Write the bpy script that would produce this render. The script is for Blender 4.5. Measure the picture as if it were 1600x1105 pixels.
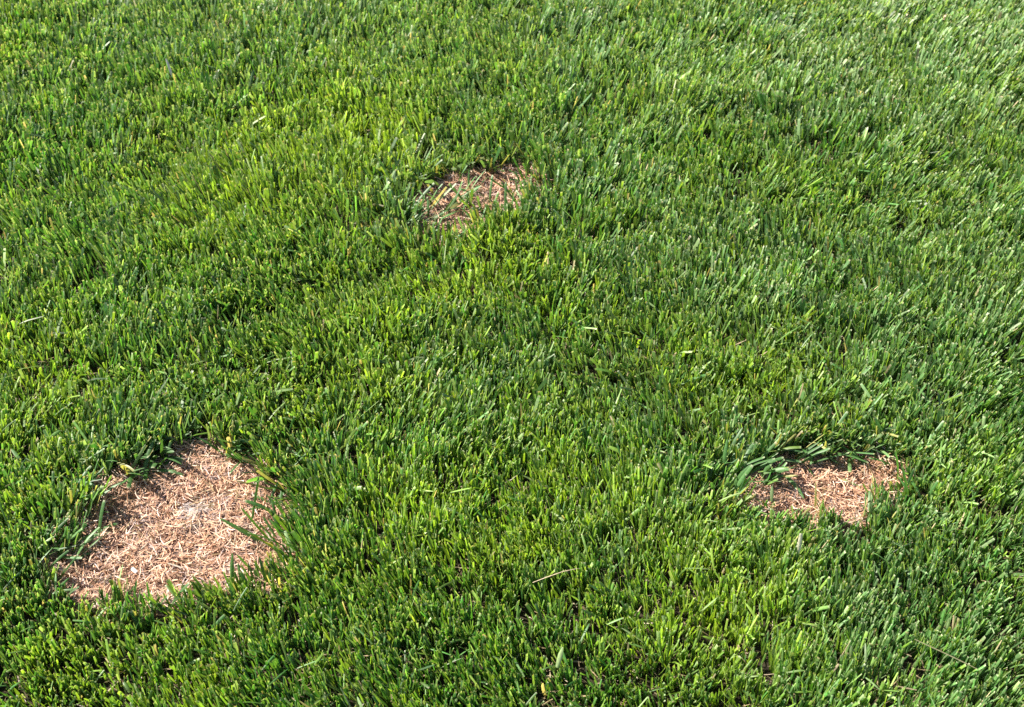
import bpy, math, random
import numpy as np

for o in list(bpy.data.objects):
    bpy.data.objects.remove(o, do_unlink=True)
scene = bpy.context.scene
rng = np.random.default_rng(11)
random.seed(11)
R = math.radians

# ------------------------------------------------------------------ camera
cam_data = bpy.data.cameras.new("camera")
cam = bpy.data.objects.new("camera", cam_data)
scene.collection.objects.link(cam)
cam.location = (0.0, 0.0, 1.1)
cam.rotation_euler = (R(90 - 41), 0, 0)
cam_data.sensor_width = 36.0
cam_data.angle = R(50)
cam_data.clip_start = 0.02
cam_data.clip_end = 500.0
cam_data.dof.use_dof = True
cam_data.dof.focus_distance = 1.42
cam_data.dof.aperture_fstop = 11.0
scene.camera = cam

# ------------------------------------------------------------------ sky, sun, exposure
SUN_EL = R(41)
SUN_DIR = (-0.95, 0.31)                 # horizontal direction towards the sun (left, a little ahead)
world = bpy.data.worlds.new("World")
scene.world = world
world.use_nodes = True
wn = world.node_tree.nodes
wl = world.node_tree.links
wn.clear()
sky = wn.new("ShaderNodeTexSky")
sky.sky_type = 'NISHITA'
sky.sun_disc = False
sky.sun_elevation = SUN_EL
sky.sun_rotation = math.atan2(SUN_DIR[0], SUN_DIR[1])
bg = wn.new("ShaderNodeBackground")
bg.inputs["Strength"].default_value = 0.06
wo = wn.new("ShaderNodeOutputWorld")
wl.new(sky.outputs[0], bg.inputs[0])
wl.new(bg.outputs[0], wo.inputs[0])

sun_data = bpy.data.lights.new("sun", 'SUN')
sun_data.energy = 5.0
sun_data.angle = R(0.53)
sun_data.color = (1.0, 0.93, 0.82)
sun = bpy.data.objects.new("sun", sun_data)
scene.collection.objects.link(sun)
from mathutils import Vector, Matrix
sd = Vector((SUN_DIR[0] * math.cos(SUN_EL), SUN_DIR[1] * math.cos(SUN_EL), math.sin(SUN_EL)))
sun.rotation_euler = sd.to_track_quat('Z', 'Y').to_euler()
sun.location = (-3, 1, 4)

scene.view_settings.view_transform = 'Standard'
scene.view_settings.look = 'None'
scene.view_settings.exposure = 1.60
scene.view_settings.gamma = 1.0
scene.view_settings.use_curve_mapping = False
scene.cycles.use_denoising = False
scene.cycles.max_bounces = 6
scene.cycles.diffuse_bounces = 4
scene.cycles.transmission_bounces = 4
scene.cycles.filter_width = 1.5

# ------------------------------------------------------------------ helpers
def smooth_noise(x, y, scale, seed):
    """value noise, -1..1"""
    g = np.random.default_rng(seed).uniform(-1, 1, (64, 64))
    u = x / scale + 20.37
    v = y / scale + 20.11
    i = np.floor(u).astype(int); j = np.floor(v).astype(int)
    fu = u - i; fv = v - j
    fu = fu * fu * (3 - 2 * fu); fv = fv * fv * (3 - 2 * fv)
    a = g[i % 64, j % 64]; b = g[(i + 1) % 64, j % 64]
    c = g[i % 64, (j + 1) % 64]; d = g[(i + 1) % 64, (j + 1) % 64]
    return (a * (1 - fu) + b * fu) * (1 - fv) + (c * (1 - fu) + d * fu) * fv

def signed_dist(x, y, poly):
    """distance to a polygon, negative inside"""
    p = np.array(poly)
    best = np.full(x.shape, 1e9)
    inside = np.zeros(x.shape, bool)
    n = len(p)
    for k in range(n):
        a = p[k]; b = p[(k + 1) % n]
        e = b - a
        t = np.clip(((x - a[0]) * e[0] + (y - a[1]) * e[1]) / (e @ e), 0, 1)
        best = np.minimum(best, np.hypot(x - a[0] - t * e[0], y - a[1] - t * e[1]))
        cond = ((a[1] > y) != (b[1] > y))
        xi = a[0] + (y - a[1]) * e[0] / (e[1] if abs(e[1]) > 1e-9 else 1e-9)
        inside ^= cond & (x < xi)
    return np.where(inside, -best, best)

def link(o, parent=None):
    scene.collection.objects.link(o)
    if parent is not None:
        o.parent = parent
    return o

def tag(o, label=None, category=None, group=None, kind=None):
    if label: o["label"] = label
    if category: o["category"] = category
    if group: o["group"] = group
    if kind: o["kind"] = kind
    return o

def thing(name, label, category, loc, group=None):
    o = bpy.data.objects.new(name, None)
    o.empty_display_size = 0.02
    o.location = loc
    link(o)
    return tag(o, label, category, group)

def mesh_from(name, verts, quads, cols, mat, smooth=True):
    me = bpy.data.meshes.new(name)
    nv, nq = len(verts), len(quads)
    me.vertices.add(nv)
    me.vertices.foreach_set("co", np.ascontiguousarray(verts, np.float32).ravel())
    me.loops.add(nq * 4)
    me.loops.foreach_set("vertex_index", np.ascontiguousarray(quads, np.int32).ravel())
    me.polygons.add(nq)
    me.polygons.foreach_set("loop_start", np.arange(nq, dtype=np.int32) * 4)
    me.polygons.foreach_set("loop_total", np.full(nq, 4, np.int32))
    me.polygons.foreach_set("use_smooth", np.full(nq, smooth))
    if cols is not None:
        at = me.color_attributes.new("tint", 'FLOAT_COLOR', 'POINT')
        rgba = np.ones((nv, 4), np.float32)
        rgba[:, :3] = cols
        at.data.foreach_set("color", rgba.ravel())
    me.update(calc_edges=True)
    me.validate()
    if mat: me.materials.append(mat)
    return me

ROWS = np.array([0.0, 0.30, 0.64, 0.93, 1.0])

def ribbons(base, az, lean, curve, length, width, roll, fold, tipw, c0, c1, c2, across=2, rows=ROWS, wprof=None, side=None):
    """Grass-leaf ribbons. base (N,3); az/lean direction of lean; curve extra bend over the length;
    fold: keel depth / width; tipw: width of the tip row; colours of foot, body and tip."""
    n = len(base); m = len(rows)
    sub = 6
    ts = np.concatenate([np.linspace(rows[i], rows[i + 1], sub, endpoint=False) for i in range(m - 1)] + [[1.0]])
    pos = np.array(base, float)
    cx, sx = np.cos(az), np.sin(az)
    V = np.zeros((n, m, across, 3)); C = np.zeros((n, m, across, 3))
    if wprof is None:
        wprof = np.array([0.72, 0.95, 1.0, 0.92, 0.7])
    row = 0
    side = np.zeros(n) if side is None else side
    for k, t in enumerate(ts):
        th = lean + curve * t * t
        a = az + side * t
        cx, sx = np.cos(a), np.sin(a)
        d = np.stack([np.sin(th) * cx, np.sin(th) * sx, np.cos(th)], 1)
        if k > 0:
            pos = pos + d * (length * (t - ts[k - 1]))[:, None]
        if k % sub == 0:
            p = np.stack([-sx, cx, np.zeros(n)], 1)
            nn = np.cross(d, p)
            rr = roll * (0.5 + 0.5 * t)
            w = p * np.cos(rr)[:, None] + nn * np.sin(rr)[:, None]
            nrm = np.cross(w, d)
            wr = width * (wprof[row] if row < m - 1 else 1.0)
            if row == m - 1: wr = width * tipw
            elif row == m - 2: wr = width * np.minimum(wprof[row], 0.35 + tipw)
            off = np.linspace(-0.5, 0.5, across)
            for q in range(across):
                v = pos + w * (wr * off[q])[:, None]
                if across == 3 and q == 1:
                    v = v - nrm * (wr * fold)[:, None]
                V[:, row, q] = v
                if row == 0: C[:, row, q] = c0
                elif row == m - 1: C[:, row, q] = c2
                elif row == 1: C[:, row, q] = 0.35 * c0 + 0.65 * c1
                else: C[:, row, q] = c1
                if across == 3 and q == 1 and row < m - 1:
                    C[:, row, q] *= 1.12
            row += 1
    idx = np.arange(n * m * across).reshape(n, m, across)
    quads = []
    for r_ in range(m - 1):
        for q in range(across - 1):
            quads.append(np.stack([idx[:, r_, q], idx[:, r_, q + 1], idx[:, r_ + 1, q + 1], idx[:, r_ + 1, q]], 1))
    return V.reshape(-1, 3), np.concatenate(quads), C.reshape(-1, 3)

def join(parts):
    vs, qs, cs = [], [], []; o = 0
    for v, q, c in parts:
        vs.append(v); qs.append(q + o); cs.append(c); o += len(v)
    return np.concatenate(vs), np.concatenate(qs), np.concatenate(cs)

# ------------------------------------------------------------------ materials
def leaf_material(name, rough=0.48, translucent=0.38, tmul=(1.6, 1.55, 0.6), spec=0.55, bump=0.25):
    m = bpy.data.materials.new(name); m.use_nodes = True
    nt = m.node_tree; nt.nodes.clear(); N = nt.nodes.new; L = nt.links.new
    out = N("ShaderNodeOutputMaterial")
    att = N("ShaderNodeAttribute"); att.attribute_name = "tint"
    geo = N("ShaderNodeNewGeometry")
    noi = N("ShaderNodeTexNoise"); noi.inputs["Scale"].default_value = 260.0; noi.inputs["Detail"].default_value = 3
    L(geo.outputs["Position"], noi.inputs["Vector"])
    mr = N("ShaderNodeMapRange"); mr.inputs["From Min"].default_value = 0.3; mr.inputs["From Max"].default_value = 0.7
    mr.inputs["To Min"].default_value = 0.78; mr.inputs["To Max"].default_value = 1.2
    L(noi.outputs["Fac"], mr.inputs["Value"])
    mul = N("ShaderNodeVectorMath"); mul.operation = 'SCALE'
    L(att.outputs["Color"], mul.inputs[0]); L(mr.outputs[0], mul.inputs["Scale"])
    pb = N("ShaderNodeBsdfPrincipled")
    pb.inputs["Roughness"].default_value = rough
    pb.inputs["Specular IOR Level"].default_value = spec
    L(mul.outputs[0], pb.inputs["Base Color"])
    if bump:
        bp = N("ShaderNodeBump"); bp.inputs["Strength"].default_value = bump; bp.inputs["Distance"].default_value = 0.0006
        L(noi.outputs["Fac"], bp.inputs["Height"]); L(bp.outputs[0], pb.inputs["Normal"])
    tm = N("ShaderNodeVectorMath"); tm.operation = 'MULTIPLY'; tm.inputs[1].default_value = tmul
    L(mul.outputs[0], tm.inputs[0])
    tr = N("ShaderNodeBsdfTranslucent"); L(tm.outputs[0], tr.inputs["Color"])
    mx = N("ShaderNodeMixShader"); mx.inputs[0].default_value = translucent
    L(pb.outputs[0], mx.inputs[1]); L(tr.outputs[0], mx.inputs[2]); L(mx.outputs[0], out.inputs["Surface"])
    return m

MAT_GRASS = leaf_material("grass_leaf")
MAT_STRAW = leaf_material("dead_straw", rough=0.55, translucent=0.18, tmul=(1.1, 1.0, 0.9), spec=0.35)

def ground_material():
    m = bpy.data.materials.new("lawn_soil"); m.use_nodes = True
    nt = m.node_tree; N = nt.nodes.new; L = nt.links.new
    pb = nt.nodes["Principled BSDF"]; pb.inputs["Roughness"].default_value = 0.95
    pb.inputs["Specular IOR Level"].default_value = 0.2
    geo = N("ShaderNodeNewGeometry")
    n1 = N("ShaderNodeTexNoise"); n1.inputs["Scale"].default_value = 90; n1.inputs["Detail"].default_value = 6
    n2 = N("ShaderNodeTexNoise"); n2.inputs["Scale"].default_value = 3.0; n2.inputs["Detail"].default_value = 5
    L(geo.outputs["Position"], n1.inputs["Vector"]); L(geo.outputs["Position"], n2.inputs["Vector"])
    r1 = N("ShaderNodeValToRGB")
    r1.color_ramp.elements[0].color = (0.016, 0.013, 0.008, 1); r1.color_ramp.elements[0].position = 0.35
    r1.color_ramp.elements[1].color = (0.050, 0.038, 0.022, 1); r1.color_ramp.elements[1].position = 0.72
    L(n1.outputs["Fac"], r1.inputs[0])
    r2 = N("ShaderNodeValToRGB")                       # far lawn, too distant to show single leaves
    r2.color_ramp.elements[0].color = (0.035, 0.085, 0.014, 1)
    r2.color_ramp.elements[1].color = (0.075, 0.150, 0.026, 1)
    L(n2.outputs["Fac"], r2.inputs[0])
    sep = N("ShaderNodeVectorMath"); sep.operation = 'DISTANCE'; sep.inputs[1].default_value = (0, 1.9, 0)
    L(geo.outputs["Position"], sep.inputs[0])
    mr = N("ShaderNodeMapRange"); mr.inputs["From Min"].default_value = 2.1; mr.inputs["From Max"].default_value = 2.8
    L(sep.outputs["Value"], mr.inputs["Value"])
    mx = N("ShaderNodeMix"); mx.data_type = 'RGBA'
    L(mr.outputs[0], mx.inputs[0]); L(r1.outputs[0], mx.inputs[6]); L(r2.outputs[0], mx.inputs[7])
    L(mx.outputs[2], pb.inputs["Base Color"])
    bp = N("ShaderNodeBump"); bp.inputs["Distance"].default_value = 0.006
    L(n1.outputs["Fac"], bp.inputs["Height"]); L(bp.outputs[0], pb.inputs["Normal"])
    return m

def bed_material():
    m = bpy.data.materials.new("matted_thatch"); m.use_nodes = True
    nt = m.node_tree; N = nt.nodes.new; L = nt.links.new
    pb = nt.nodes["Principled BSDF"]; pb.inputs["Roughness"].default_value = 0.95
    pb.inputs["Specular IOR Level"].default_value = 0.2
    geo = N("ShaderNodeNewGeometry")
    n1 = N("ShaderNodeTexNoise"); n1.inputs["Scale"].default_value = 170; n1.inputs["Detail"].default_value = 6
    n1.inputs["Distortion"].default_value = 1.5
    n2 = N("ShaderNodeTexNoise"); n2.inputs["Scale"].default_value = 22; n2.inputs["Detail"].default_value = 4
    L(geo.outputs["Position"], n1.inputs["Vector"]); L(geo.outputs["Position"], n2.inputs["Vector"])
    r1 = N("ShaderNodeValToRGB")
    r1.color_ramp.elements[0].color = (0.062, 0.034, 0.025, 1); r1.color_ramp.elements[0].position = 0.32
    r1.color_ramp.elements[1].color = (0.34, 0.205, 0.145, 1); r1.color_ramp.elements[1].position = 0.68
    r2 = N("ShaderNodeValToRGB")
    r2.color_ramp.elements[0].color = (0.10, 0.07, 0.065, 1); r2.color_ramp.elements[0].position = 0.32
    r2.color_ramp.elements[1].color = (0.44, 0.36, 0.34, 1); r2.color_ramp.elements[1].position = 0.62
    L(n1.outputs["Fac"], r1.inputs[0]); L(n1.outputs["Fac"], r2.inputs[0])
    mr = N("ShaderNodeMapRange"); mr.inputs["From Min"].default_value = 0.50; mr.inputs["From Max"].default_value = 0.62
    L(n2.outputs["Fac"], mr.inputs["Value"])
    mx = N("ShaderNodeMix"); mx.data_type = 'RGBA'
    L(mr.outputs[0], mx.inputs[0]); L(r1.outputs[0], mx.inputs[6]); L(r2.outputs[0], mx.inputs[7])
    L(mx.outputs[2], pb.inputs["Base Color"])
    bp = N("ShaderNodeBump"); bp.inputs["Distance"].default_value = 0.004
    L(n1.outputs["Fac"], bp.inputs["Height"]); L(bp.outputs[0], pb.inputs["Normal"])
    return m

MAT_SOIL = ground_material()
MAT_BED = bed_material()

# ------------------------------------------------------------------ ground
def build_ground():
    s = 150.0
    v = np.array([(-s, -s, 0), (s, -s, 0), (s, s, 0), (-s, s, 0)], float)
    me = mesh_from("ground", v, np.array([[0, 1, 2, 3]]), None, MAT_SOIL)
    o = link(bpy.data.objects.new("ground", me))
    tag(o, "dark brown soil under the lawn", "ground", kind="structure")
build_ground()

# ------------------------------------------------------------------ the three dead patches: outlines on the ground (metres)
PATCH_BIG = [(-0.552, 0.834), (-0.558, 0.8604), (-0.555, 0.9011), (-0.552, 0.9547), (-0.5464, 0.990), (-0.5181, 1.010),
             (-0.4783, 1.026), (-0.4439, 1.046), (-0.4054, 1.053), (-0.3536, 1.038), (-0.3204, 1.010), (-0.3011, 0.972),
             (-0.2843, 0.9169), (-0.2805, 0.8654), (-0.3035, 0.8358), (-0.3345, 0.828), (-0.3652, 0.811), (-0.4328, 0.806), (-0.4995, 0.811)]
PATCH_FAR = [(-0.1831, 1.6447), (-0.1706, 1.7182), (-0.1318, 1.7666), (-0.0725, 1.7891), (0.0, 1.8121), (0.0386, 1.7891),
             (0.0413, 1.729), (0.0173, 1.6653), (-0.0227, 1.6245), (-0.0887, 1.5655), (-0.1453, 1.5849)]
PATCH_RIGHT = [(0.3159, 0.9437), (0.3326, 0.9826), (0.3614, 1.0232), (0.3959, 1.0435), (0.4414, 1.0508), (0.4847, 1.0471),
               (0.5181, 1.0232), (0.5206, 0.9998), (0.4946, 0.9658), (0.4682, 0.945), (0.4101, 0.930), (0.3539, 0.933)]
PATCH_FAR = [((x + 0.1831) * 1.03 - 0.1911, y - 0.024) for x, y in PATCH_FAR]
PATCH_RIGHT = [(x * 1.03 - 0.024, 0.986 + (y - 0.982) * 0.94) for x, y in PATCH_RIGHT]
PATCHES = [PATCH_BIG, PATCH_FAR, PATCH_RIGHT]

def patch_distance(x, y):
    return np.min([signed_dist(x, y, p) for p in PATCHES], axis=0)

# ------------------------------------------------------------------ lawn grass
G_DARK = np.array([0.026, 0.085, 0.020])
G_MID = np.array([0.060, 0.192, 0.030])
G_YEL = np.array([0.215, 0.335, 0.036])
G_GREY = np.array([0.150, 0.255, 0.100])
G_TAN = np.array([0.40, 0.33, 0.20])
TIP = np.array([0.60, 0.61, 0.42])

YELLOW_SPOTS = [(-0.377, 1.81, 0.17), (-0.227, 1.197, 0.16), (0.043, 0.99, 0.12), (-0.662, 1.08, 0.12), (-0.043, 1.48, 0.16),
                (-0.20, 0.86, 0.12), (0.20, 0.75, 0.14), (0.62, 0.98, 0.10), (0.28, 0.82, 0.10), (-0.4, 0.72, 0.12), (-0.30, 1.95, 0.16), (-0.50, 1.70, 0.12), (-0.80, 1.25, 0.14), (0.35, 1.15, 0.12)]
HOLES = [(-0.609, 1.429, 0.016), (-0.677, 1.447, 0.020), (-0.86, 1.85, 0.02), (0.235, 1.95, 0.02), (0.52, 1.28, 0.014),
         (-0.06, 0.72, 0.013), (0.02, 0.78, 0.013), (-0.30, 1.60, 0.016), (0.70, 1.55, 0.016), (0.42, 1.75, 0.018),
         (0.46, 0.70, 0.012), (-0.13, 0.94, 0.012), (-0.9, 1.4, 0.016), (0.18, 1.36, 0.013)]

def build_lawn():
    # tuft centres: uniform over the visible ground and a margin around it
    area = []
    y0, y1 = 0.28, 4.1
    n_try = 400000
    y = rng.uniform(y0, y1, n_try)
    x = rng.uniform(-2.35, 2.35, n_try)
    half = 0.33 + 0.365 * y
    keep = np.abs(x) < half + 0.40
    fade = np.clip((3.9 - y) / 1.0, 0.25, 1.0) * np.clip(1.0 - 0.50 * (y - 0.80), 0.54, 1.0)
    keep &= rng.random(n_try) < fade
    keep &= (np.abs(x) < half + 0.12) | (rng.random(n_try) < 0.6)
    x, y = x[keep], y[keep]
    # gaps between clumps
    clump = 0.6 * smooth_noise(x, y, 0.030, 3) + 0.5 * smooth_noise(x, y, 0.075, 4)
    keep = rng.random(len(x)) < np.clip(0.86 + 0.52 * clump - 0.16 * np.clip(y - 1.4, 0, 1.2), 0.28, 1.0)
    for hx, hy, hr in HOLES:
        keep &= ~((np.hypot(x - hx, (y - hy) * 0.9) < hr * 1.2) & (rng.random(len(x)) < 0.92))
    x, y = x[keep], y[keep]
    d = patch_distance(x, y) + 0.010 * smooth_noise(x, y, 0.016, 8) + 0.016 * smooth_noise(x, y, 0.045, 9)
    keep = rng.random(len(x)) < np.clip((d + 0.004) / 0.028, 0, 1) ** 1.2 * 0.95 + 0.05 * (d > 0.02)
    keep |= (signed_dist(x, y, PATCH_FAR) < 0.01) & (rng.random(len(x)) < 0.04 + 0.06 * (y < 1.62))
    x, y, d = x[keep], y[keep], d[keep]
    hx = (patch_distance(x + 0.01, y) - patch_distance(x - 0.01, y)) / 0.02
    hy = (patch_distance(x, y + 0.01) - patch_distance(x, y - 0.01)) / 0.02
    thin = 0.50 * np.clip(0.7 * hy - 0.6 * hx, 0, 1) * np.exp(-np.clip(d, 0, None) / 0.03)
    keep = rng.random(len(x)) > thin
    x, y, d = x[keep], y[keep], d[keep]
    nt = len(x)
    per = rng.integers(2, 6, nt)
    ti = np.repeat(np.arange(nt), per)
    n = len(ti)
    tx, ty, td = x[ti], y[ti], d[ti]
    bx = tx + rng.normal(0, 0.0032, n); by = ty + rng.normal(0, 0.0032, n)
    tuft_tone = rng.normal(0, 1, nt)[ti]
    # tilt: random fan + tuft lean + slow drift across the lawn
    ft = rng.normal(0, 0.10, (nt, 2))[ti]
    rt = rng.normal(0, 0.18, (n, 2)) * (0.72 + 0.28 * np.clip((by - 0.7) / 0.5, 0, 1))[:, None]
    drift_x = 0.13 * smooth_noise(bx, by, 0.22, 21) + 0.09 * smooth_noise(bx, by, 0.6, 22) + 0.03 * np.clip(bx + 0.1, 0, 1.2) + 0.26 * np.clip(bx, 0, 1) * np.clip((by - 1.2), 0, 1.2) - 0.03
    drift_x = drift_x + 0.20 * smooth_noise(bx, by, 0.055, 24) * np.clip((by - 0.3) / 0.9, 0.3, 1)
    drift_y = 0.16 * smooth_noise(bx, by, 0.25, 23) + 0.02 + 0.20 * smooth_noise(bx, by, 0.055, 25) * np.clip((by - 0.3) / 0.9, 0.3, 1)
    # near the rims leaves splay over the bare ground
    eps = 0.004
    gx = (patch_distance(bx + eps, by) - patch_distance(bx - eps, by)) / (2 * eps)
    gy = (patch_distance(bx, by + eps) - patch_distance(bx, by - eps)) / (2 * eps)
    rim = np.exp(-np.clip(td, 0, None) / 0.020)
    tilt_x = ft[:, 0] + rt[:, 0] + drift_x - gx * rim * 0.40
    tilt_y = ft[:, 1] + rt[:, 1] + drift_y - gy * rim * 0.40 * np.where(gy > 0, 1.0, 0.0)
    lean = np.hypot(tilt_x, tilt_y); az = np.arctan2(tilt_y, tilt_x)
    lean = np.clip(lean, 0.02, 1.25)
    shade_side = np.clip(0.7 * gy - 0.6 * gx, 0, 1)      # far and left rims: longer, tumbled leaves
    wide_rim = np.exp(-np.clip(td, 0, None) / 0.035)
    flop = rng.random(n) < 0.025 + 0.05 * rim + 0.33 * wide_rim * shade_side
    lean = np.where(flop, rng.uniform(0.8, 1.35, n), lean)
    # mown height
    cut = 0.032 + 0.009 * np.clip((by - 0.7) / 0.6, 0, 1) + 0.007 * smooth_noise(bx, by, 0.12, 31) + 0.0085 * smooth_noise(bx, by, 0.038, 32) + 0.011 * np.clip(by - 1.3, 0, 1.3) + np.exp(-np.clip(td, 0, None) / 0.045) * (0.006 + 0.005 * np.clip(-gx, 0, 1) + 0.004 * np.clip(gy, 0, 1)) * np.where((gy < -0.4) , 0.3, 1.0)
    reach = cut * np.clip(1.10 - np.abs(rng.normal(0, 0.30, n)), 0.30, 1.12)
    length = np.clip(reach / np.cos(np.minimum(lean + 0.1, 0.95)), 0.012, 0.075)
    length = np.where(flop, rng.uniform(0.022, 0.05, n) * (0.65 + 0.35 * np.clip((by - 0.7) / 0.6, 0, 1)) * (1 + 0.35 * wide_rim * shade_side), length)
    curve = rng.normal(0.06, 0.18, n)
    curve = np.where(flop, rng.uniform(0.0, 0.6, n), curve)
    base_z = np.where(flop, rng.uniform(0.004, 0.026, n), -0.001)
    width = np.clip(rng.normal(0.0028, 0.0007, n), 0.0012, 0.0050)
    width = np.where(rng.random(n) < 0.10, rng.uniform(0.0040, 0.0056, n), width) * (1 + 0.25 * np.exp(-np.clip(td, 0, None) / 0.05))
    width *= 0.80 + 0.20 * np.clip((by - 0.7) / 0.6, 0, 1) + 0.36 * np.clip(by - 1.3, 0, 1.3)
    roll = rng.normal(0, 0.75, n)
    cutoff = rng.random(n) < 0.72
    tipw = np.where(cutoff, rng.uniform(0.70, 0.92, n), rng.uniform(0.08, 0.3, n))
    # colours
    yel = 0.00 + 0.18 * smooth_noise(bx, by, 0.16, 41) + 0.26 * smooth_noise(bx, by, 0.045, 42)
    for sx, sy, sr in YELLOW_SPOTS:
        yel += 0.46 * np.exp(-((bx - sx) ** 2 + ((by - sy) * 0.8) ** 2) / (sr * sr))
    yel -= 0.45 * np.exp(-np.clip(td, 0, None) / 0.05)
    yel += 0.30 * rng.normal(0, 1, n) + 0.10 * tuft_tone
    yel = np.clip(yel, 0, 1)[:, None]
    grey = np.clip(0.20 + 0.22 * np.clip(bx + 0.2, 0, 1.2) + 0.22 * np.clip(by - 1.5, 0, 1.0) + 0.18 * smooth_noise(bx, by, 0.2, 44)
                   + 0.22 * rng.normal(0, 1, n), 0, 0.9)[:, None]  # varied grey-green; the rise towards right and far is sheen put into colour
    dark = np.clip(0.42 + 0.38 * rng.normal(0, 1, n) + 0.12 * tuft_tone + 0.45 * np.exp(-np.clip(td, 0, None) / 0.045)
                   + 0.25 * smooth_noise(bx, by, 0.12, 45) + 0.34 * smooth_noise(bx, by, 0.042, 46) + 0.75 * np.exp(-np.clip(td, 0, None) / 0.06) * shade_side, 0, 1)[:, None]  # all rims darker green; far and left rims darkened more to paint in shade
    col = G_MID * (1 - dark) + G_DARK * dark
    col = col * (1 - grey) + G_GREY * grey
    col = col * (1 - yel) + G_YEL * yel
    pale = (rng.random(n) < 0.12 + 0.04 * np.clip(bx, 0, 1))[:, None]
    col = np.where(pale, col * 0.35 + np.array([0.27, 0.37, 0.17]) * 0.65, col)
    dead = ((rng.random(n) < 0.008) & ~flop)[:, None]
    tan = G_TAN * rng.uniform(0.6, 1.25, (n, 1))
    col = np.where(dead, tan, col)
    dying = (rng.random(n) < 0.22 * rim)[:, None]
    col = np.where(dying, np.array([0.34, 0.33, 0.12]) * rng.uniform(0.6, 1.2, (n, 1)), col)
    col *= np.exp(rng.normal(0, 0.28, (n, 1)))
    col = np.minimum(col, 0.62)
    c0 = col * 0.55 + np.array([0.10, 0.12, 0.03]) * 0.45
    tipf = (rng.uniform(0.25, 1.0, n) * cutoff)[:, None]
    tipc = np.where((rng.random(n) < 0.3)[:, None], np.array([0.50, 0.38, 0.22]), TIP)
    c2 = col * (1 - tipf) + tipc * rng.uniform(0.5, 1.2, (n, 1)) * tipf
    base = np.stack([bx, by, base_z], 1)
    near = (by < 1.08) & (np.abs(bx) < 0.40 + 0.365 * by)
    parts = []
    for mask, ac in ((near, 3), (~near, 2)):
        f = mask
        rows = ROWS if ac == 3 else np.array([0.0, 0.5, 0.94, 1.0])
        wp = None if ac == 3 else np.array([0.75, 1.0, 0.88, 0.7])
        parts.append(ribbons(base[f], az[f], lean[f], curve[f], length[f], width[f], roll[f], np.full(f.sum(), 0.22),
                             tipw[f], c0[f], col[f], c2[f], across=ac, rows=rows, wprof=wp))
    nb = 26000
    ty_ = rng.uniform(0.45, 2.9, nb); tx_ = rng.uniform(-1, 1, nb) * (0.40 + 0.365 * ty_)
    tc = np.array([0.30, 0.23, 0.13]) * rng.uniform(0.4, 1.3, (nb, 1))
    parts.append(ribbons(np.stack([tx_, ty_, rng.uniform(0.001, 0.012, nb)], 1), rng.uniform(0, 6.283, nb), rng.uniform(1.0, 1.6, nb), rng.normal(0, 0.3, nb),
                         rng.uniform(0.010, 0.026, nb), rng.uniform(0.001, 0.0022, nb), rng.normal(0, 0.6, nb), np.zeros(nb), rng.uniform(0.2, 0.7, nb),
                         tc, tc, tc, across=2, rows=np.array([0.0, 0.5, 1.0]), wprof=np.array([0.8, 1.0, 0.5])))
    v, q, c = join(parts)
    v[:, 2] = np.maximum(v[:, 2], -0.001)
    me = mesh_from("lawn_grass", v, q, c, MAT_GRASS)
    o = link(bpy.data.objects.new("lawn_grass", me))
    tag(o, "dense mown green grass covering the whole lawn", "grass", kind="stuff")
    print("lawn blades", n, "quads", len(q))
build_lawn()

# ------------------------------------------------------------------ dead straw
S_COL = [np.array(c) for c in ((0.68, 0.43, 0.285), (0.55, 0.31, 0.185), (0.76, 0.57, 0.43), (0.28, 0.145, 0.085), (0.61, 0.38, 0.27), (0.62, 0.49, 0.45))]
S_PROB = [0.26, 0.24, 0.16, 0.12, 0.14, 0.08]
SROWS = np.array([0.0, 0.33, 0.66, 1.0])
SPROF = np.array([0.7, 1.0, 0.9, 0.4])

def straw_cols(n):
    k = rng.choice(len(S_COL), n, p=S_PROB)
    return np.array(S_COL)[k] * rng.uniform(0.62, 1.15, (n, 1))

def straw_ribbons(base, az, pitch, length, width, col, n):
    return ribbons(base, az, np.pi / 2 - pitch, rng.normal(0.15, 0.5, n), length, width, rng.normal(0, 0.5, n), np.full(n, 0.3),
                   rng.uniform(0.2, 0.6, n), col * 0.85, col, col * 1.05, across=2, rows=SROWS, wprof=SPROF, side=rng.normal(0, 0.8, n))

STRAW_MESHES = []
for k in range(28):
    c = straw_cols(1)
    v, q, cc = straw_ribbons(np.zeros((1, 3)), np.zeros(1), rng.normal(0.05, 0.1, 1), rng.uniform(0.016, 0.036, 1), rng.uniform(0.0011, 0.0019, 1), c, 1)
    STRAW_MESHES.append(mesh_from("straw", v, q, cc, MAT_STRAW))

def sample_in(poly, n, margin):
    p = np.array(poly); lo = p.min(0) - 0.045; hi = p.max(0) + 0.045
    out = np.zeros((0, 2))
    while len(out) < n:
        c = rng.uniform(lo, hi, (n * 2, 2))
        d = signed_dist(c[:, 0], c[:, 1], poly)
        out = np.concatenate([out, c[d < margin]])
    return out[:n]

def bed_height(x, y):
    return 0.0045 + 0.0035 * smooth_noise(x, y, 0.028, 51) + 0.0022 * smooth_noise(x, y, 0.011, 52)

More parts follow.
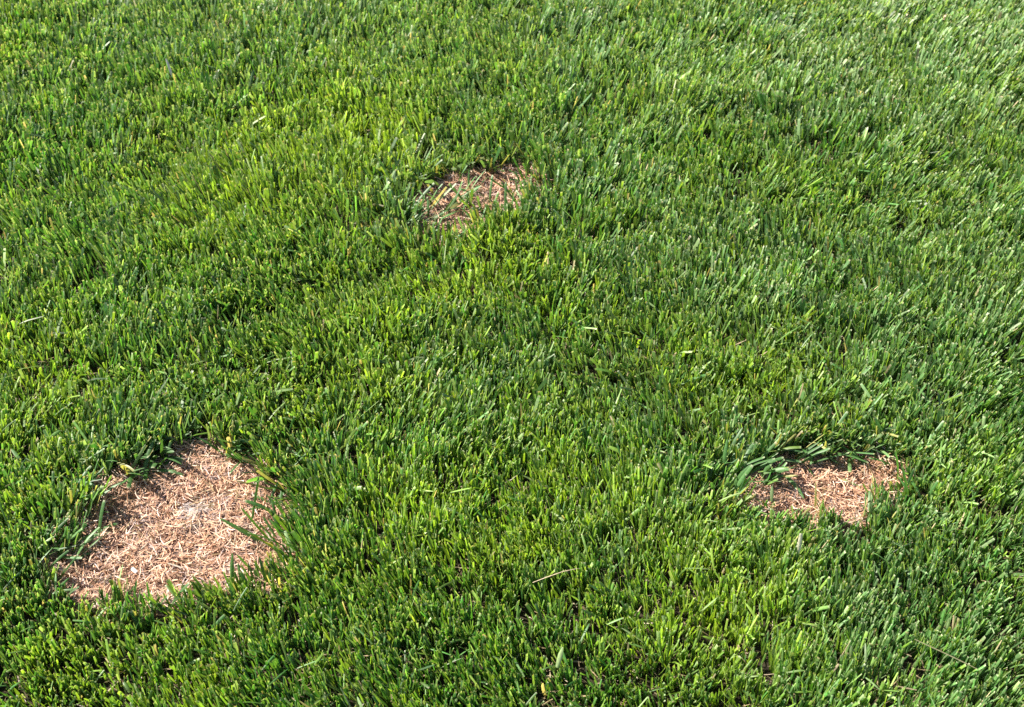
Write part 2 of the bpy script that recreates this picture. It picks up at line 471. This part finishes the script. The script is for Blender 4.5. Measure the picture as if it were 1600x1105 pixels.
def build_patch(name, label, poly, n_part, n_litter, n_stub, size=1.0):
    cx, cy = np.array(poly).mean(0)
    root = thing(name, label, "dead patch", (cx, cy, 0))
    # matted bed of thatch: a lumpy sheet that dives under the turf at its rim
    p = np.array(poly); lo = p.min(0) - 0.045; hi = p.max(0) + 0.045
    st = 0.004
    gx = np.arange(lo[0], hi[0], st); gy = np.arange(lo[1], hi[1], st)
    X, Y = np.meshgrid(gx, gy, indexing="ij")
    D = signed_dist(X, Y, poly)
    Z = bed_height(X, Y) * np.clip(-(D - 0.034) / 0.02, 0, 1) - np.clip((D - 0.026) / 0.01, 0, 1) * 0.004
    idx = np.arange(X.size).reshape(X.shape)
    qs = np.stack([idx[:-1, :-1], idx[1:, :-1], idx[1:, 1:], idx[:-1, 1:]], -1).reshape(-1, 4)
    dq = D.ravel()[qs].max(1)
    qs = qs[dq < 0.036]
    used = np.unique(qs); remap = -np.ones(X.size, int); remap[used] = np.arange(len(used))
    V = np.stack([X.ravel() - cx, Y.ravel() - cy, Z.ravel() + 0.001], 1)[used]
    link(bpy.data.objects.new("thatch_bed", mesh_from("thatch_bed", V, remap[qs], None, MAT_BED)), root)
    # loose litter, too fine to count
    xy = sample_in(poly, n_litter, 0.026)
    n = len(xy)
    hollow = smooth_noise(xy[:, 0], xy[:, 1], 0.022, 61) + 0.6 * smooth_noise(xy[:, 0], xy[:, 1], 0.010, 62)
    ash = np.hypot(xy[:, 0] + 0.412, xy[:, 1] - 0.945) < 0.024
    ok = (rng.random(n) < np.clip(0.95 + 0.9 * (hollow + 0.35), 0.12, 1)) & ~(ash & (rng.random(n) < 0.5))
    xy = xy[ok]; n = len(xy); ash = ash[ok]
    z = bed_height(xy[:, 0], xy[:, 1]) + rng.uniform(0.0, 0.006, n)
    col = straw_cols(n)
    col = np.where(ash[:, None] & (rng.random((n, 1)) < 0.7), np.array([0.55, 0.46, 0.42]), col)
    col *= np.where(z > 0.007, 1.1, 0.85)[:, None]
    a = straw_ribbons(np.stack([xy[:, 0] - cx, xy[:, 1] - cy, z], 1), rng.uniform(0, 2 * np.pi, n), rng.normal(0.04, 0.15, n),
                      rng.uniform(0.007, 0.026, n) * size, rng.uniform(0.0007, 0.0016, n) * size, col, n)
    xs = sample_in(poly, n_stub, 0.006); n = len(xs)
    col = straw_cols(n) * 0.9
    b = straw_ribbons(np.stack([xs[:, 0] - cx, xs[:, 1] - cy, np.full(n, 0.001)], 1), rng.uniform(0, 2 * np.pi, n), rng.uniform(0.4, 1.4, n),
                      rng.uniform(0.010, 0.022, n), rng.uniform(0.0012, 0.0022, n), col, n)
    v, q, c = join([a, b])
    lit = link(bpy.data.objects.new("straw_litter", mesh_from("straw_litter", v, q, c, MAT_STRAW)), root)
    lit["kind"] = "stuff"
    # the straws one can pick out
    xy = sample_in(poly, n_part, 0.0)
    for i in range(n_part):
        o = bpy.data.objects.new("straw", STRAW_MESHES[rng.integers(len(STRAW_MESHES))])
        o.location = (xy[i, 0] - cx, xy[i, 1] - cy, float(bed_height(xy[i:i+1, 0], xy[i:i+1, 1])[0]) + rng.uniform(0.003, 0.009))
        o.rotation_euler = (rng.normal(0, 0.25), rng.normal(0, 0.12), rng.uniform(0, 2 * math.pi))
        s = rng.uniform(0.65, 1.1) * size; o.scale = (s, s, s)
        link(o, root)
    return root

big_patch = build_patch("dead_grass_patch", "largest bare patch of pale dead straw, at the lower left of the lawn", PATCH_BIG, 300, 7500, 1100)
build_patch("dead_grass_patch", "dead straw patch thinly overgrown with green blades, farthest from the camera", PATCH_FAR, 190, 2600, 400, 1.35)
build_patch("dead_grass_patch", "small oblong bare patch of dead straw on the right of the lawn", PATCH_RIGHT, 180, 3000, 450)

def build_grey_mat(root):
    """the small felted clump of bleached thatch in the middle of the largest patch"""
    m = bpy.data.materials.new("bleached_thatch"); m.use_nodes = True
    nt = m.node_tree; pb = nt.nodes["Principled BSDF"]; pb.inputs["Roughness"].default_value = 0.95
    no = nt.nodes.new("ShaderNodeTexNoise"); no.inputs["Scale"].default_value = 230; no.inputs["Detail"].default_value = 5; no.inputs["Distortion"].default_value = 2.0
    ge = nt.nodes.new("ShaderNodeNewGeometry"); nt.links.new(ge.outputs["Position"], no.inputs["Vector"])
    cr = nt.nodes.new("ShaderNodeValToRGB")
    cr.color_ramp.elements[0].color = (0.15, 0.105, 0.09, 1); cr.color_ramp.elements[0].position = 0.35
    cr.color_ramp.elements[1].color = (0.52, 0.43, 0.39, 1); cr.color_ramp.elements[1].position = 0.62
    nt.links.new(no.outputs["Fac"], cr.inputs[0]); nt.links.new(cr.outputs[0], pb.inputs["Base Color"])
    bp = nt.nodes.new("ShaderNodeBump"); bp.inputs["Distance"].default_value = 0.003
    nt.links.new(no.outputs["Fac"], bp.inputs["Height"]); nt.links.new(bp.outputs[0], pb.inputs["Normal"])
    cx, cy = -0.412, 0.945
    k = 26; g = np.linspace(-0.028, 0.028, k)
    X, Y = np.meshgrid(g, g * 0.8, indexing="ij")
    rr = np.hypot(X / 0.024, Y / 0.019) + 0.35 * smooth_noise(X, Y, 0.009, 71)
    Z = bed_height(X + cx, Y + cy) + 0.007 * np.clip(1 - rr, -0.4, 1) + 0.0012 * smooth_noise(X, Y, 0.004, 72)
    idx = np.arange(k * k).reshape(k, k)
    qs = np.stack([idx[:-1, :-1], idx[1:, :-1], idx[1:, 1:], idx[:-1, 1:]], -1).reshape(-1, 4)
    qs = qs[rr.ravel()[qs].max(1) < 1.25]
    used = np.unique(qs); remap = np.zeros(k * k, int); remap[used] = np.arange(len(used)); qs = remap[qs]
    o = bpy.data.objects.new("grey_mat", mesh_from("grey_mat", np.stack([X.ravel(), Y.ravel(), Z.ravel()], 1)[used], qs, None, m))
    o.location = (cx - root.location[0], cy - root.location[1], 0)
    o["label"] = "small pale grey felted clump of thatch"
    link(o, root)
build_grey_mat(big_patch)

# ------------------------------------------------------------------ single tufts that stand out round the patches
def tuft(label, loc, heads, length=0.055, width=0.0048, tone=0.6, spread=0.004, lean=(0.5, 1.2), group=None):
    """heads: list of compass headings in degrees (0 = right, 90 = away) for the leaves"""
    root = thing("grass_tuft", label, "grass tuft", (loc[0], loc[1], 0), group)
    for h in heads + [k + 13 for k in heads[::2]]:
        n = 1
        a = np.array([R(h + rng.normal(0, 24))])
        ln = np.array([rng.uniform(lean[0] * 0.6, lean[1])])
        le = np.array([length * rng.uniform(0.5, 1.08)])
        w = np.array([width * rng.uniform(0.75, 1.25)])
        col = (G_MID * (1 - tone) + G_DARK * tone) * 0.72 + G_GREY * 0.28 * rng.uniform(0.4, 1.1)
        col = (col * rng.uniform(0.8, 1.3))[None]
        cut = rng.random() < 0.6
        tip = (TIP * 0.6 + col * 0.4) if cut else col
        base = np.array([[rng.normal(0, spread * 1.6), rng.normal(0, spread * 1.6), rng.uniform(-0.001, 0.010)]])
        v, q, c = ribbons(base, a, ln, np.array([rng.uniform(0.1, 0.8)]), le, w, np.array([rng.normal(0, 0.4)]), np.array([0.2]),
                          np.array([0.6 if cut else 0.12]), col * 0.6 + np.array([0.09, 0.11, 0.03]) * 0.4, col, tip, across=3)
        v[:, 2] = np.maximum(v[:, 2], 0.006 * np.minimum(1, np.abs(v[:, 2]) / 0.01))
        link(bpy.data.objects.new("grass_blade", mesh_from("grass_blade", v, q, c, MAT_GRASS)), root)
    return root

RIM = "tufts leaning over the rims of the dead patches"
tuft("broad dark tuft drooping over the upper left rim of the largest patch", (-0.494, 1.0315), [-100, -80, -60, -30, -10, 20, -130, -95, 160, -45, 60] * 2, 0.058, 0.0058, 0.7, 0.010, (0.6, 1.3), RIM)
tuft("flat grey green tuft lying along the top rim of the largest patch", (-0.372, 1.052), [0, 10, -10, 175, 190, 20, 120, 160, 80, -5], 0.055, 0.005, 0.4, 0.010, (0.7, 1.4), RIM)
tuft("long bladed tuft arching inward from the right rim of the largest patch", (-0.270, 0.905), [130, 145, 115, 160, 170, 100, 180, 140, 150], 0.065, 0.0042, 0.3, 0.014, (0.4, 1.1), RIM)
tuft("shaded tuft reaching right over the left rim of the largest patch", (-0.565, 0.955), [0, 20, 40, 10, -20, 55, 30, -5], 0.060, 0.0046, 0.6, 0.012, (0.6, 1.2), RIM)
tuft("few sunlit blades pointing right at the lower left corner of the largest patch", (-0.562, 0.875), [30, 20, 45, 10, 35], 0.052, 0.0045, 0.2, 0.012, (0.8, 1.25), RIM)
tuft("upright blades standing before the lower right rim of the largest patch", (-0.330, 0.817), [70, 110, 120, 100], 0.042, 0.0045, 0.4, 0.010, (0.05, 0.5), RIM)
tuft("tall blades leaning right before the front rim of the largest patch", (-0.415, 0.795), [35, 60], 0.046, 0.0046, 0.4, 0.006, (0.3, 0.7), RIM)
tuft("short lone sprig growing inside the largest patch near its right rim", (-0.318, 0.955), [190, 200, 60], 0.034, 0.0046, 0.4, 0.003, (0.9, 1.3), RIM)
tuft("dark tuft with fallen blades at the lower left rim of the farthest patch", (-0.195, 1.612), [0, 10, 20, 35, -10, 170, 190, 60, 120, 5, 15] * 2, 0.070, 0.0046, 0.7, 0.018, (0.6, 1.35), RIM)
tuft("dark tuft hanging over the upper left rim of the farthest patch", (-0.185, 1.735), [-60, -40, -20, 0, 20, -80, 10, 120] * 2, 0.068, 0.005, 0.8, 0.014, (0.5, 1.25), RIM)
tuft("pale tuft of slanting blades at the right rim of the farthest patch", (0.045, 1.715), [170, 190, 150, 130, 60, 40, 200, 220], 0.065, 0.0044, 0.1, 0.014, (0.4, 1.2), RIM)
tuft("thin green blades scattered through the middle of the farthest patch", (-0.075, 1.665), [30, 45, 20, 200, 60, 160, 35, 25, 50, 40, 30, 110, 70, 15, 150, 55, 35, 80, 190, 48, 28], 0.058, 0.0036, 0.1, 0.038, (0.5, 1.2), RIM)
tuft("thin upright blades along the front rim of the farthest patch", (-0.055, 1.605), [60, 90, 110, 130, 45, 70, 100, 20], 0.058, 0.004, 0.4, 0.028, (0.1, 0.8), RIM)
tuft("arching tuft bending right over the left rim of the oblong patch", (0.302, 1.004), [0, 20, 10, 30, -15, 45, 15, 60, -5] * 2, 0.060, 0.0046, 0.6, 0.012, (0.5, 1.25), RIM)
tuft("dark flattened tuft above the top left rim of the oblong patch", (0.385, 1.052), [0, -30, -60, 180, 10, -90, 20, -45, 170] * 2, 0.060, 0.0048, 0.8, 0.014, (0.7, 1.35), RIM)
tuft("light flattened blades across the top right rim of the oblong patch", (0.492, 1.045), [150, 170, 190, 200, 160, 130, 10], 0.062, 0.0046, 0.1, 0.014, (0.7, 1.3), RIM)
tuft("pale upright tuft closing the right end of the oblong patch", (0.515, 0.965), [100, 120, 140, 160, 80, 60, 180], 0.052, 0.0046, 0.2, 0.012, (0.2, 0.9), RIM)

# ------------------------------------------------------------------ small loose things on the lawn
def strip(name, label, cat, loc, az, length, width, colour, pitch=0.05, curve=0.2, side=0.0, tipw=0.3, fold=0.25, mat=None, group=None):
    c = np.array(colour)[None]
    v, q, cc = ribbons(np.zeros((1, 3)), np.array([R(az)]), np.array([math.pi / 2 - pitch]), np.array([curve]), np.array([length]), np.array([width]),
                       np.array([0.2]), np.array([fold]), np.array([tipw]), c * 0.9, c, c * 1.05, across=3, side=np.array([side]))
    v[:, :2] -= v[:, :2].mean(0)
    o = link(bpy.data.objects.new(name, mesh_from(name, v, q, cc, mat or MAT_STRAW)))
    o.location = loc
    return tag(o, label, cat, group)

strip("dry_stalk", "thin pale brown stalk lying across the grass at the bottom centre", "stalk", (0.0574, 0.818, 0.033), 4, 0.062, 0.0010, (0.44, 0.35, 0.23), 0.45, 0.9, 0.35)
strip("dry_stalk", "thin dark stalk lying aslant on the grass at the lower right", "stalk", (0.49, 0.700, 0.042), -38, 0.075, 0.0013, (0.16, 0.15, 0.08), 0.1, 0.2, 0.1)
strip("bleached_blade", "whitish blade leaning left among the grass near the top left corner", "grass blade", (-0.712, 2.11, 0.036), 120, 0.040, 0.0055, (0.55, 0.52, 0.44), 1.0, 0.2)
strip("bleached_blade", "pale pointed blade standing at the bottom edge of the lawn", "grass blade", (0.054, 0.705, 0.026), 62, 0.026, 0.0055, (0.27, 0.36, 0.15), 1.1, 0.2, tipw=0.1)
strip("bleached_blade", "cream coloured blade upright just below the oblong patch", "grass blade", (0.352, 0.862, 0.030), 80, 0.028, 0.0050, (0.60, 0.56, 0.38), 1.2, 0.1, tipw=0.7)
strip("bleached_blade", "pale yellowish blade lying to the right of the lawn centre", "grass blade", (0.405, 1.535, 0.042), 40, 0.030, 0.0040, (0.38, 0.40, 0.20), 0.3, 0.2, tipw=0.6)
strip("leaf_fragment", "orange brown leaf fragment caught in the grass at upper right", "leaf", (0.682, 2.105, 0.034), 70, 0.013, 0.011, (0.50, 0.28, 0.09), 0.7, 0.4, tipw=0.4)
strip("leaf_fragment", "pale yellow leaf fragment below the orange one at upper right", "leaf", (0.709, 2.022, 0.034), 100, 0.014, 0.012, (0.55, 0.43, 0.16), 0.7, 0.4, tipw=0.4)
strip("leaf_fragment", "pinkish dry leaf fragment in the top right corner grass", "leaf", (0.986, 2.385, 0.036), 30, 0.016, 0.011, (0.50, 0.33, 0.24), 0.6, 0.4, tipw=0.4)
strip("leaf_fragment", "tiny white scrap lying on the straw of the largest patch", "leaf", (-0.464, 0.8436, 0.013), -40, 0.010, 0.0045, (0.72, 0.70, 0.68), 0.1, 0.4, tipw=0.6)
